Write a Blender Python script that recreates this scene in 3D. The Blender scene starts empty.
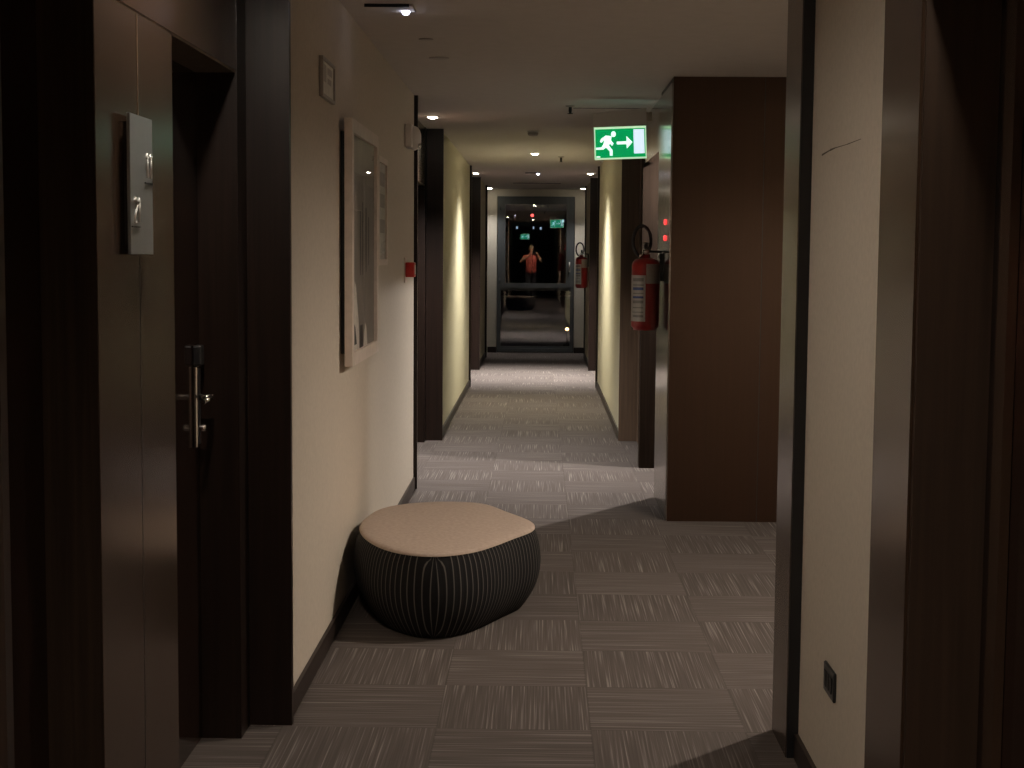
import bpy, bmesh, math, random
from mathutils import Vector, Matrix
random.seed(7)
PI = math.pi
S = bpy.context.scene
COL = S.collection

# ------------------------------------------------------------------ materials
def new_mat(name):
    m = bpy.data.materials.new(name); m.use_nodes = True
    nt = m.node_tree
    b = nt.nodes['Principled BSDF']
    return m, nt, b

def N(nt, typ, **kw):
    n = nt.nodes.new(typ)
    for k, v in kw.items():
        if k in n.inputs.keys(): n.inputs[k].default_value = v
        else: setattr(n, k, v)
    return n

def plain(name, col, rough=.5, metal=0., noise=.12, scale=30., spec=.5, bump=0.):
    """painted / moulded surface with faint procedural mottling"""
    m, nt, b = new_mat(name)
    tc = N(nt, 'ShaderNodeTexCoord')
    nz = N(nt, 'ShaderNodeTexNoise'); nz.inputs['Scale'].default_value = scale; nz.inputs['Detail'].default_value = 4
    nt.links.new(tc.outputs['Object'], nz.inputs['Vector'])
    rp = N(nt, 'ShaderNodeValToRGB')
    rp.color_ramp.elements[0].position = .3; rp.color_ramp.elements[1].position = .7
    rp.color_ramp.elements[0].color = tuple(c*(1-noise) for c in col)+(1,)
    rp.color_ramp.elements[1].color = tuple(min(1, c*(1+noise)) for c in col)+(1,)
    nt.links.new(nz.outputs['Fac'], rp.inputs['Fac'])
    nt.links.new(rp.outputs['Color'], b.inputs['Base Color'])
    b.inputs['Roughness'].default_value = rough; b.inputs['Metallic'].default_value = metal
    b.inputs['Specular IOR Level'].default_value = spec
    if bump:
        bp = N(nt, 'ShaderNodeBump'); bp.inputs['Strength'].default_value = bump; bp.inputs['Distance'].default_value = .004
        nt.links.new(nz.outputs['Fac'], bp.inputs['Height']); nt.links.new(bp.outputs['Normal'], b.inputs['Normal'])
    return m

def grain(name, dark, light, rough=.35, metal=0., sc=(60, 60, 1.6), spec=.5, coat=0., aniso=0.):
    """vertical grain: wood veneer or brushed metal"""
    m, nt, b = new_mat(name)
    tc = N(nt, 'ShaderNodeTexCoord'); mp = N(nt, 'ShaderNodeMapping'); mp.inputs['Scale'].default_value = sc
    nt.links.new(tc.outputs['Object'], mp.inputs['Vector'])
    nz = N(nt, 'ShaderNodeTexNoise'); nz.inputs['Scale'].default_value = 1.; nz.inputs['Detail'].default_value = 5; nz.inputs['Distortion'].default_value = .6
    nt.links.new(mp.outputs['Vector'], nz.inputs['Vector'])
    rp = N(nt, 'ShaderNodeValToRGB')
    rp.color_ramp.elements[0].position = .32; rp.color_ramp.elements[1].position = .7
    rp.color_ramp.elements[0].color = dark+(1,); rp.color_ramp.elements[1].color = light+(1,)
    nt.links.new(nz.outputs['Fac'], rp.inputs['Fac']); nt.links.new(rp.outputs['Color'], b.inputs['Base Color'])
    b.inputs['Roughness'].default_value = rough; b.inputs['Metallic'].default_value = metal
    b.inputs['Specular IOR Level'].default_value = spec
    b.inputs['Coat Weight'].default_value = coat; b.inputs['Coat Roughness'].default_value = .12
    b.inputs['Anisotropic'].default_value = aniso
    return m

def emit(name, col, strength):
    m, nt, b = new_mat(name)
    b.inputs['Base Color'].default_value = tuple(min(1, c) for c in col)+(1,)
    b.inputs['Emission Color'].default_value = col+(1,); b.inputs['Emission Strength'].default_value = strength
    b.inputs['Roughness'].default_value = .4
    return m

def carpet():
    m, nt, b = new_mat('carpet_tiles')
    L = nt.links.new
    tc = N(nt, 'ShaderNodeTexCoord'); sx = N(nt, 'ShaderNodeSeparateXYZ'); L(tc.outputs['Object'], sx.inputs[0])
    def math_(op, a, bb=None):
        n = N(nt, 'ShaderNodeMath'); n.operation = op
        for i, v in enumerate((a, bb)):
            if v is None: continue
            if isinstance(v, (int, float)): n.inputs[i].default_value = v
            else: L(v, n.inputs[i])
        return n.outputs[0]
    T = .508
    u = math_('DIVIDE', math_('SUBTRACT', sx.outputs[0], .18), T)
    v = math_('DIVIDE', math_('SUBTRACT', sx.outputs[1], 4.95), T)
    fu, fv = math_('FLOOR', u), math_('FLOOR', v)
    par = math_('FLOORED_MODULO', math_('ADD', fu, fv), 2.)      # 0: lines run across, 1: lines run along
    # random per tile
    cb = N(nt, 'ShaderNodeCombineXYZ'); L(fu, cb.inputs[0]); L(fv, cb.inputs[1])
    wn = N(nt, 'ShaderNodeTexWhiteNoise'); wn.noise_dimensions = '3D'; L(cb.outputs[0], wn.inputs['Vector'])
    def streak(sc, seed):
        mp = N(nt, 'ShaderNodeMapping'); mp.inputs['Scale'].default_value = sc; mp.inputs['Location'].default_value = (seed, seed*2, 0)
        L(tc.outputs['Object'], mp.inputs['Vector'])
        off = N(nt, 'ShaderNodeVectorMath'); off.operation = 'MULTIPLY_ADD'
        L(cb.outputs[0], off.inputs[0]); off.inputs[1].default_value = (3.7, 5.3, 0); L(mp.outputs[0], off.inputs[2])
        nz = N(nt, 'ShaderNodeTexNoise'); nz.inputs['Scale'].default_value = 1; nz.inputs['Detail'].default_value = 1.2; nz.inputs['Roughness'].default_value = .6
        L(off.outputs[0], nz.inputs['Vector'])
        return nz.outputs['Fac']
    mx = N(nt, 'ShaderNodeMix'); mx.data_type = 'FLOAT'
    L(par, mx.inputs[0]); L(streak((1.7, 150, 1), 3.), mx.inputs[2]); L(streak((150, 1.7, 1), 9.), mx.inputs[3])
    rp = N(nt, 'ShaderNodeValToRGB'); e = rp.color_ramp.elements
    e[0].position = .36; e[0].color = (.082, .068, .061, 1)
    e[1].position = .76; e[1].color = (.235, .205, .187, 1)
    k = e.new(.56); k.color = (.102, .086, .077, 1)
    L(mx.outputs[0], rp.inputs['Fac'])
    # seams between tiles
    def edge(w):
        f = math_('FRACT', w); return math_('MINIMUM', f, math_('SUBTRACT', 1., f))
    d = math_('MINIMUM', edge(u), edge(v))
    seam = math_('LESS_THAN', d, .006)
    tone = math_('MULTIPLY_ADD', wn.outputs['Value'], .16); nt.nodes[-1].inputs[2].default_value = .92
    tone2 = math_('MULTIPLY', tone, math_('SUBTRACT', 1., math_('MULTIPLY', seam, .15)))
    hs = N(nt, 'ShaderNodeHueSaturation'); L(rp.outputs['Color'], hs.inputs['Color']); L(tone2, hs.inputs['Value'])
    L(hs.outputs[0], b.inputs['Base Color'])
    b.inputs['Roughness'].default_value = .95; b.inputs['Specular IOR Level'].default_value = .15
    bp = N(nt, 'ShaderNodeBump'); bp.inputs['Strength'].default_value = .35; bp.inputs['Distance'].default_value = .003
    L(mx.outputs[0], bp.inputs['Height']); L(bp.outputs[0], b.inputs['Normal'])
    return m

def striped():
    m, nt, b = new_mat('ribbed_black_fabric')
    L = nt.links.new
    tc = N(nt, 'ShaderNodeTexCoord'); sx = N(nt, 'ShaderNodeSeparateXYZ'); L(tc.outputs['UV'], sx.inputs[0])
    fr = N(nt, 'ShaderNodeMath'); fr.operation = 'FRACT'; L(sx.outputs[0], fr.inputs[0])
    sb = N(nt, 'ShaderNodeMath'); sb.operation = 'SUBTRACT'; sb.inputs[1].default_value = .5; L(fr.outputs[0], sb.inputs[0])
    ab = N(nt, 'ShaderNodeMath'); ab.operation = 'ABSOLUTE'; L(sb.outputs[0], ab.inputs[0])
    rp = N(nt, 'ShaderNodeValToRGB'); e = rp.color_ramp.elements
    e[0].position = .05; e[0].color = (.095, .087, .078, 1); e[1].position = .10; e[1].color = (.010, .009, .009, 1)
    L(ab.outputs[0], rp.inputs['Fac']); L(rp.outputs['Color'], b.inputs['Base Color'])
    b.inputs['Roughness'].default_value = .9; b.inputs['Specular IOR Level'].default_value = .2
    bp = N(nt, 'ShaderNodeBump'); bp.inputs['Strength'].default_value = .5; bp.inputs['Distance'].default_value = .006
    L(ab.outputs[0], bp.inputs['Height']); L(bp.outputs[0], b.inputs['Normal'])
    return m

def pane_mat(name, refl, tint=(1, 1, 1)):
    m = bpy.data.materials.new(name); m.use_nodes = True; nt = m.node_tree; nt.nodes.clear()
    o = N(nt, 'ShaderNodeOutputMaterial'); mx = N(nt, 'ShaderNodeMixShader')
    t = N(nt, 'ShaderNodeBsdfTransparent'); g = N(nt, 'ShaderNodeBsdfGlossy'); g.inputs['Roughness'].default_value = .0
    t.inputs[0].default_value = tint+(1,)
    fr = N(nt, 'ShaderNodeFresnel'); fr.inputs[0].default_value = 1.5
    ma = N(nt, 'ShaderNodeMath'); ma.operation = 'MULTIPLY'; ma.inputs[1].default_value = refl/.04; ma.use_clamp = True
    nt.links.new(fr.outputs[0], ma.inputs[0]); nt.links.new(ma.outputs[0], mx.inputs[0])
    nt.links.new(t.outputs[0], mx.inputs[1]); nt.links.new(g.outputs[0], mx.inputs[2]); nt.links.new(mx.outputs[0], o.inputs[0])
    return m

M = dict(
    carpet=carpet(), stripes=striped(),
    wall=plain('cream_wallpaper', (.60, .53, .435), .75, noise=.05, scale=55, bump=.15),
    wall_far=plain('pale_yellow_paint', (.60, .565, .43), .8, noise=.04, scale=40, bump=.1),
    wall_end=plain('end_wall_paint', (.66, .62, .52), .8, noise=.04, scale=40),
    ceiling=plain('ceiling_paint', (.58, .545, .505), .85, noise=.03, scale=12),
    wood=grain('wenge_veneer', (.010, .0055, .004), (.018, .010, .007), .36, spec=.3),
    wood_red=grain('walnut_veneer', (.0075, .0031, .0018), (.0135, .0055, .0031), .40, spec=.7, sc=(60, 60, .9)),
    wood_pale=grain('pale_walnut', (.10, .063, .040), (.15, .098, .063), .5),
    wood_gloss=grain('lacquered_wenge', (.012, .0065, .0048), (.020, .011, .008), .10, spec=.5),
    wood_matte=grain('matt_walnut', (.020, .013, .009), (.034, .022, .015), .8, spec=.05),
    wood_mid=grain('walnut_edge', (.030, .018, .011), (.045, .027, .017), .42),
    bronze=grain('bronze_lacquer', (.078, .047, .030), (.090, .056, .037), .22, metal=.55, sc=(220, 220, .8), spec=.6),
    steel=grain('brushed_steel', (.42, .40, .37), (.50, .48, .45), .17, metal=1., sc=(260, 260, .6)),
    skirting=plain('dark_skirting', (.022, .014, .011), .45),
    black=plain('black_plastic', (.012, .012, .013), .35),
    seam=plain('light_seam', (.42, .33, .25), .3, metal=.6),
    chrome=plain('polished_chrome', (.75, .72, .68), .12, metal=1., noise=.02),
    beige=plain('beige_felt', (.42, .335, .275), .95, noise=.10, scale=60, spec=.15, bump=.3),
    alu=grain('painted_aluminium', (.085, .095, .10), (.10, .11, .115), .4, sc=(90, 90, 1)),
    white=plain('white_plastic', (.72, .70, .66), .4, noise=.03),
    frame=plain('pale_wood_frame', (.66, .56, .48), .45, noise=.08, scale=25),
    red=plain('red_enamel', (.28, .014, .013), .30, noise=.06),
    redp=plain('red_plastic', (.50, .022, .016), .4, noise=.05),
    rubber=plain('black_rubber', (.010, .010, .010), .5),
    label=plain('label_paper', (.42, .42, .41), .5, noise=.08, scale=80),
    label_grey=plain('grey_label', (.34, .31, .28), .4, noise=.08, scale=60),
    ink_blue=plain('blue_ink', (.06, .10, .28), .5), ink_grey=plain('grey_ink', (.22, .22, .22), .5),
    print_bg=plain('print_dark_grey', (.23, .20, .172), .5, noise=.10, scale=5),
    print_dk=plain('print_dark_figure', (.030, .024, .022), .5),
    print_lt=plain('print_pale_shape', (.72, .66, .58), .5),
    print_reflect=plain('print_painted_reflection', (.27, .24, .20), .5, noise=.15, scale=6),
    paper=plain('notice_paper', (.66, .64, .58), .6, noise=.12, scale=35),
    digit=plain('digit_painted_glint', (.95, .95, .93), .25, metal=.2, noise=.02),  # glint of the chrome digits is put into this near-white colour
    plate=plain('satin_plate', (.33, .355, .36), .38, metal=.35, noise=.03),
    glass=pane_mat('window_glass', .22), pglass=pane_mat('picture_glass', .012),
    lens=emit('lamp_lens', (1., .88, .70), 55.), lens_cool=emit('cool_led_lens', (.72, .75, 1.), 14.),
    green=emit('sign_green', (.0, .30, .085), 1.0), lit=emit('sign_white', (.80, 1., .92), 1.15),
    green_hot=emit('sign_green_bright', (.02, .75, .42), 1.0), lit_hot=emit('sign_white_bright', (.55, .95, 1.), 1.9),
    litdoor=emit('sign_door', (.72, .86, 1.), 1.0), border=emit('sign_border', (.62, .95, .60), .75),
    ledred=emit('red_indicator', (1., .06, .06), 1.5),
    skin=plain('skin', (.62, .42, .31), .5, noise=.06), shirt=plain('red_shirt', (.60, .12, .09), .8, noise=.08),
    jeans=plain('dark_trousers', (.02, .022, .03), .85), hair=plain('fair_hair', (.62, .50, .34), .6, noise=.2),
    shoe=plain('dark_shoe', (.02, .018, .016), .5),
    night=plain('night_facade', (.012, .013, .018), .9), pave=plain('terrace_paving', (.05, .05, .05), .8, noise=.3, scale=6),
    citywin=emit('city_window', (.55, .75, 1.), .6), cityred=emit('city_beacon', (1., .10, .09), 3.), orange=emit('warm_globe', (1., .55, .22), 9.),
    mark=plain('scuff_mark', (.10, .075, .05), .8),
)

M['wood_red'].node_tree.nodes['Principled BSDF'].inputs['Specular Tint'].default_value = (1., .66, .47, 1)
# ------------------------------------------------------------------ mesh helpers
class MB:
    def __init__(s): s.bm = bmesh.new(); s.mi = 0
    def _f(s, vs, smooth=False):
        try:
            f = s.bm.faces.new(vs); f.material_index = s.mi; f.smooth = smooth; return f
        except ValueError: return None
    def box(s, x0, x1, y0, y1, z0, z1, bev=0.):
        vs = [s.bm.verts.new(c) for c in ((x0,y0,z0),(x1,y0,z0),(x1,y1,z0),(x0,y1,z0),(x0,y0,z1),(x1,y0,z1),(x1,y1,z1),(x0,y1,z1))]
        fs = [s._f([vs[i] for i in q]) for q in ((0,3,2,1),(4,5,6,7),(0,1,5,4),(1,2,6,5),(2,3,7,6),(3,0,4,7))]
        if bev:
            es = list({e for f in fs for e in f.edges})
            r = bmesh.ops.bevel(s.bm, geom=es, offset=bev, segments=2, affect='EDGES', profile=.5)
            for f in r['faces']: f.material_index = s.mi
        return s
    def lathe(s, prof, c=(0,0,0), seg=32, axis='Z', a0=0., a1=2*PI):
        """prof: (radius, height) list; closed when the radius is 0"""
        full = abs(a1-a0-2*PI) < 1e-6; n = seg if full else seg+1
        rings = []
        def pt(r, a, h):
            p = (r*math.cos(a), r*math.sin(a), h)
            if axis == 'X': p = (p[2], p[0], p[1])
            if axis == 'Y': p = (p[0], p[2], p[1])
            return (c[0]+p[0], c[1]+p[1], c[2]+p[2])
        for r, h in prof:
            if r < 1e-6: rings.append([s.bm.verts.new(pt(0, 0, h))])
            else: rings.append([s.bm.verts.new(pt(r, a0+(a1-a0)*i/seg, h)) for i in range(n)])
        for A, B in zip(rings, rings[1:]):
            for i in range(seg):
                j = (i+1) % n
                if len(A) == 1 and len(B) == 1: continue
                if len(A) == 1: s._f([A[0], B[j], B[i]], True)
                elif len(B) == 1: s._f([A[i], A[j], B[0]], True)
                else: s._f([A[i], A[j], B[j], B[i]], True)
        return s
    def tube(s, pts, r, seg=10, closed=False):
        pts = [Vector(p) for p in pts]; n = len(pts); rings = []
        rr = r if isinstance(r, (list, tuple)) else [r]*n
        up = Vector((0, 0, 1)); prev = None
        for i, p in enumerate(pts):
            if closed: t = pts[(i+1) % n]-pts[i-1]
            else: t = pts[min(i+1, n-1)]-pts[max(i-1, 0)]
            t.normalize()
            if prev is None:
                a = t.cross(up)
                if a.length < .01: a = t.cross(Vector((1, 0, 0)))
            else: a = prev-t*prev.dot(t)
            a.normalize(); prev = a; b = t.cross(a)
            rings.append([s.bm.verts.new(p+(a*math.cos(2*PI*k/seg)+b*math.sin(2*PI*k/seg))*rr[i]) for k in range(seg)])
        m = n if closed else n-1
        for i in range(m):
            A, B = rings[i], rings[(i+1) % n]
            for k in range(seg): s._f([A[k], A[(k+1) % seg], B[(k+1) % seg], B[k]], True)
        if not closed: s._f(rings[0][::-1]); s._f(rings[-1])
        return s
    def prism(s, poly, f0, f1):
        """poly: 2-D outline; f0 / f1 turn (a, b) into the 3-D point of each face"""
        A = [s.bm.verts.new(f0(*p)) for p in poly]; B = [s.bm.verts.new(f1(*p)) for p in poly]
        s._f(A[::-1]); s._f(B); n = len(poly)
        for i in range(n): s._f([A[i], A[(i+1) % n], B[(i+1) % n], B[i]])
        return s
    def quad(s, *pts): s._f([s.bm.verts.new(p) for p in pts]); return s
    def build(s, name, mats, parent=None, fix=True):
        if fix: bmesh.ops.recalc_face_normals(s.bm, faces=s.bm.faces[:])
        me = bpy.data.meshes.new(name); s.bm.to_mesh(me); s.bm.free()
        for m in (mats if isinstance(mats, (list, tuple)) else [mats]): me.materials.append(m)
        o = bpy.data.objects.new(name, me); COL.objects.link(o); o.parent = parent
        return o

def tag(o, label=None, cat=None, group=None, kind=None):
    if label: o['label'] = label
    if cat: o['category'] = cat
    if group: o['group'] = group
    if kind: o['kind'] = kind
    return o
def thing(name, label, cat, loc=(0, 0, 0), group=None, kind=None, rz=0.):
    o = bpy.data.objects.new(name, None); o.empty_display_size = .1; COL.objects.link(o); o.location = loc; o.rotation_euler.z = rz
    return tag(o, label, cat, group, kind)
def struct(name, mb, mat, label, cat, parent=None):
    o = mb.build(name, mat, parent)
    return tag(o, label, cat, None, 'structure')
def copy_tree(o, loc=None, label=None, group=None, parent=None):
    c = o.copy(); COL.objects.link(c); c.parent = parent
    if loc is not None: c.location = loc
    if label: c['label'] = label
    if group: c['group'] = group
    for ch in [k for k in bpy.data.objects if k.parent == o]:
        copy_tree(ch, parent=c)
    return c

# ------------------------------------------------------------------ plan of the corridor (metres, camera over the origin)
CZ = 2.58                       # ceiling height
XL, XR, XRF = -.83, .815, .68   # left wall, near right wall, far right wall
YE = 24.42                      # end wall
# ---- floor, ceiling
struct('floor', MB().box(-1.4, 4.4, -14, YE+.3, -.06, 0), M['carpet'], 'taupe carpet tiles with fine streaks turned quarter about tile by tile', 'floor')
struct('ceiling', MB().box(-1.4, 4.4, -14, YE+.3, CZ, CZ+.08), M['ceiling'], 'plain off-white plastered corridor ceiling', 'ceiling')
struct('trim_1', MB().box(.22, .73, 10.90, 10.925, CZ-.003, CZ+.01), M['black'], 'thin dark joint line across the ceiling above the green exit sign', 'ceiling joint')

# ---- left side
def wall(name, x0, x1, y0, y1, mat, label, z0=0, z1=CZ):
    return struct(name, MB().box(x0, x1, y0, y1, z0, z1), M[mat], label, 'wall')
wall('wall_left_1', -1.2, XL, 4.99, 10.11, 'wall', 'cream left wall carrying the framed picture, behind the ottoman')
wall('wall_left_2', -1.2, XL, 12.81, 18.02, 'wall_far', 'pale yellow left wall halfway down the corridor')
wall('wall_left_3', -1.2, XL, 20.73, 23.2, 'wall_far', 'pale yellow left wall close to the end window')
wall('wall_left_4', -1.2, XL, -14, 2.28, 'wall', 'cream left wall behind the photographer')
wall('wall_end_1', -1.2, -.69, YE, YE+.3, 'wall_end', 'narrow cream end wall left of the tall window')
wall('wall_end_2', .54, 1.2, YE, YE+.3, 'wall_end', 'narrow cream end wall right of the tall window')
wall('wall_end_3', -.69, .54, YE, YE+.3, 'wall_end', 'strip of end wall over the tall window', 2.468, CZ)
wall('wall_rear', -1.4, 4.4, -14.1, -14, 'wall', 'plain wall closing the corridor behind the photographer')

tn = [1]
def trim(mb, mat, label):
    tn[0] += 1
    return struct('trim_%d' % tn[0], mb, mat, label, 'trim')
bn = {'left': 0, 'right': 0, 'end': 0}
def skirting(side, mb, label):
    bn[side] += 1
    return struct('baseboard_%s_%d' % (side, bn[side]), mb, M['skirting'], label, 'baseboard')
skirting('left', MB().box(XL, XL+.013, 4.99, 10.11, 0, .078), 'dark baseboard along the left wall behind the ottoman')
skirting('left', MB().box(XL, XL+.013, 12.81, 18.02, 0, .078), 'dark baseboard on the left wall halfway down the corridor')
skirting('left', MB().box(XL, XL+.013, 20.73, 23.2, 0, .078), 'dark baseboard on the left wall close to the window')
skirting('end', MB().box(-.83, -.69, YE-.013, YE, 0, .09), 'short dark baseboard left of the tall window')
skirting('end', MB().box(.54, .70, YE-.013, YE, 0, .09), 'short dark baseboard right of the tall window')

dn = [0]
def handle_set(parent, sx, x, y, full=True):
    """lock plate, card reader and lever on a door face at x, opening towards sx"""
    p = MB(); p.box(x, x+sx*.014, y-.028, y+.028, .95, 1.203, .004) if sx > 0 else p.box(x+sx*.014, x, y-.028, y+.028, .95, 1.203, .004)
    pl = p.build('lock_plate', M['chrome'], parent)
    q = MB(); a, b = sorted((x, x+sx*.026)); q.box(a, b, y-.026, y+.026, 1.205, 1.268, .006); q.build('card_reader', M['black'], pl)
    q = MB(); a, b = sorted((x+sx*.0141, x+sx*.0155)); q.box(a, b, y-.014, y+.014, .96, 1.195); q.build('plate_inlay', M['black'], pl)
    l = MB(); l.tube([(x+sx*.012, y, 1.106), (x+sx*.058, y, 1.106)], .010, 12)
    l.tube([(x+sx*.050, y+.008, 1.106), (x+sx*.054, y-.02, 1.106), (x+sx*.054, y-.13, 1.104)], [.009, .009, .008], 12)
    l.build('lever_handle', M['chrome'], parent)
    k = MB().lathe([(0, .034), (.010, .034), (.012, .028), (.012, 0)], (x, y, 1.01), 16, 'X') if sx > 0 else MB().lathe([(0, -.034), (.010, -.034), (.012, -.028), (.012, 0)], (x, y, 1.01), 16, 'X')
    k.build('keyhole_boss', M['chrome'], parent)

def door(sx, x, y0, y1, zt, hy, label, mat='wood_gloss'):
    dn[0] += 1
    a, b = sorted((x, x-sx*.045))
    d = struct('door_%d' % dn[0], MB().box(a, b, y0+.003, y1-.003, .006, zt), M[mat], label, 'door')
    handle_set(d, sx, x, hy)
    return d

def recess(side, y0, y1, xw, words, doors=((0, 1), (1, 0)), trim_names=True):
    """a wood-lined bay holding two room doors and the panel between them; side -1 left, +1 right"""
    s = side
    def X(d): return xw+s*d            # d metres into the wall from the corridor face
    def bx(mb, d0, d1, a, b, z0, z1):
        p, q = sorted((X(d0), X(d1))); return mb.box(p, q, a, b, z0, z1)
    dl = 0.835; j = .175
    # end claddings, each with its return and its jamb
    for (a, b, ja, jb, w) in ((y0, y0+.03, y0+.03, y0+j, 'near'), (y1-.03, y1, y1-j, y1-.03, 'far')):
        trim(bx(bx(MB(), -.024, .5, a, b, 0, CZ), .115, .5, ja, jb, 0, CZ), M['wood'], 'dark wood lining at the %s end of %s' % (w, words))
    da0, da1 = y0+j, y0+j+dl; db0, db1 = y1-j-dl, y1-j
    trim(bx(bx(MB(), .118, .5, da0, db1, 2.116, 2.45), .12, .5, da0, db1, 2.45, CZ), M['bronze'], 'bronze-toned panel over the doors of %s' % words)
    trim(bx(MB(), .118, .5, da1, db0, 0, 2.11), M['bronze'], 'bronze-toned panel between the doors of %s' % words)
    trim(bx(MB(), .121, .4, da0, db1, 2.11, 2.116), M['seam'], 'fine pale seam above the doors of %s' % words)
    trim(bx(MB(), .119, .24, da1-.004, da1, 0, 2.11), M['wood_matte'], 'dark jamb of the near door in %s' % words)
    trim(bx(MB(), .119, .24, db0, db0+.004, 0, 2.11), M['wood_matte'], 'dark jamb of the far door in %s' % words)
    out = []
    out.append(door(-s, X(.24), da0, da1, 2.108, da0+.07 if True else 0, 'near room door of %s' % words))
    out.append(door(-s, X(.24), db0, db1, 2.108, db1-.07, 'far room door of %s' % words))
    return da1, db0, out
da1, db0, L0 = recess(-1, 2.28, 4.99, XL, 'the near left bay beside the room number plate')
recess(-1, 10.11, 12.81, XL, 'the left bay beside the red call point')
recess(-1, 18.02, 20.73, XL, 'the left bay short of the end window')
# panel seam by the number plate; shade put into the lower piece's colour
trim(MB().box(XL-.1185, XL-.1165, 3.635, 3.6395, 1.87, 2.11), M['seam'], 'fine pale vertical seam in the bronze panel above the number plate')
trim(MB().box(XL-.1185, XL-.1175, 3.636, 3.639, 0, 1.545), M['black'], 'fine vertical seam with painted shade in the bronze panel below the number plate')
# last shallow bays by the window
trim(MB().box(-1.2, -.80, 23.2, 23.23, 0, CZ), M['wood'], 'thin dark wood edge left of the end window')
trim(MB().box(-1.2, -.97, 23.23, YE, 0, CZ), M['wood'], 'dark wood lining beside the end window on the left')
trim(MB().box(.66, 1.05, 23.2, 23.23, 0, CZ), M['wood'], 'thin dark wood edge right of the end window')
trim(MB().box(.82, 1.05, 23.23, YE, 0, CZ), M['wood'], 'dark wood lining beside the end window on the right')

# ---- right side, far part
wall('wall_right_1', XRF, 1.05, 12.90, 18.02, 'wall_far', 'pale yellow right wall halfway down the corridor')
wall('wall_right_2', XRF, 1.05, 20.73, 23.2, 'wall_far', 'pale yellow right wall near the far fire extinguisher')
skirting('right', MB().box(XRF-.013, XRF, 12.90, 18.02, 0, .078), 'dark baseboard on the right wall halfway down the corridor')
skirting('right', MB().box(XRF-.013, XRF, 20.73, 23.2, 0, .078), 'dark baseboard on the right wall near the window')
recess(1, 18.02, 20.73, XRF, 'the right bay short of the end window')
# single-door bay behind the pier of the side passage
trim(MB().box(.668, 1.2, 12.87, 12.90, 0, CZ).box(.82, 1.2, 12.72, 12.87, 0, CZ), M['wood_pale'], 'brown wood lining facing the camera past the near extinguisher')
trim(MB().box(.88, 1.2, 11.37, 12.72, 2.12, CZ), M['wood_mid'], 'brown wood panel over the door past the side passage')
trim(MB().box(.88, 1.2, 11.37, 11.8, 0, 2.12), M['wood_mid'], 'brown wood panel beside the door past the side passage')
door(-1, .95, 11.8, 12.72, 2.115, 12.62, 'room door just past the side passage on the right')
trim(MB().box(.737, 1.2, 11.23, 11.37, 0, CZ), M['wood_matte'], 'brown wood pier at the far side of the side passage')
# side passage with the stairs door
wall('wall_right_3', 1.2, 3.0, 11.23, 11.4, 'wall', 'cream wall of the side passage beyond the dark wood block')
wall('wall_right_4', 2.9, 3.0, 9.87, 11.23, 'wall', 'cream end wall inside the side passage')
trim(MB().box(.746, .80, 9.87, 11.23, 2.216, 2.545), M['steel'], 'polished steel lintel over the side passage behind the exit sign')
# steel-sided block
trim(MB().box(.756, 3.0, 8.97, 9.87, 0, CZ), M['wood_red'], 'tall reddish brown veneered block at the right of the corridor')
trim(MB().box(.746, .756, 8.972, 9.872, .004, 2.545), M['steel'], 'polished steel facing on the corridor side of the wood block')
trim(MB().box(1.280, 1.284, 8.968, 8.9715, 0, CZ), M['black'], 'fine vertical joint in the front of the wood block')
# near right wall
wall('wall_right_5', XR, 1.3, 3.63, 4.975, 'wall', 'cream right wall with the black socket')
trim(MB().box(XR-.037, XR+.3, 4.70, 4.985, 0, CZ).box(XR+.3, 1.3, 4.96, 4.985, 0, CZ), [M['bronze']], 'bronze-toned edge cladding at the end of the near right wall')
trim(MB().box(XR-.035, XR, 4.694, 4.70, 0, CZ), M['black'], 'black return edge beside the socket wall')
skirting('right', MB().box(XR-.013, XR, 3.63, 4.694, 0, .078), 'dark baseboard under the black socket')
trim(MB().box(.79, 1.3, 3.435, 3.63, 0, CZ), M['bronze'], 'bronze-toned door surround on the near right')
trim(MB().box(.788, 1.3, 3.27, 3.434, 0, CZ), M['bronze'], 'inner bronze-toned door surround on the near right')
trim(MB().box(.795, 1.3, 3.255, 3.27, 0, CZ), M['wood_mid'], 'brown wood jamb of the near right door')
trim(MB().box(.79, 1.3, 2.2, 3.255, 2.14, CZ), M['bronze'], 'bronze-toned panel over the near right door')
d = door(-1, .945, 2.36, 3.245, 2.135, 2.45, 'dark room door at the near right edge of the corridor')
MB().box(.925, .944, 3.07, 3.135, .01, 2.13).build('door_reflection_strip', M['bronze'], d)  # added strip standing in for a reflection on the glossy door
trim(MB().box(.79, 1.3, 2.2, 2.36, 0, 2.14), M['bronze'], 'near bronze-toned surround of the near right door')
wall('wall_right_6', XR, 1.3, -14, 2.2, 'wall', 'cream right wall behind the photographer')
# lift lobby on the right
wall('wall_right_7', 4.2, 4.4, 4.985, 8.97, 'wall', 'cream far wall of the lobby on the right')
wall('wall_right_8', 1.3, 4.4, 4.8, 4.96, 'wall', 'cream near wall of the lobby on the right')

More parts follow.
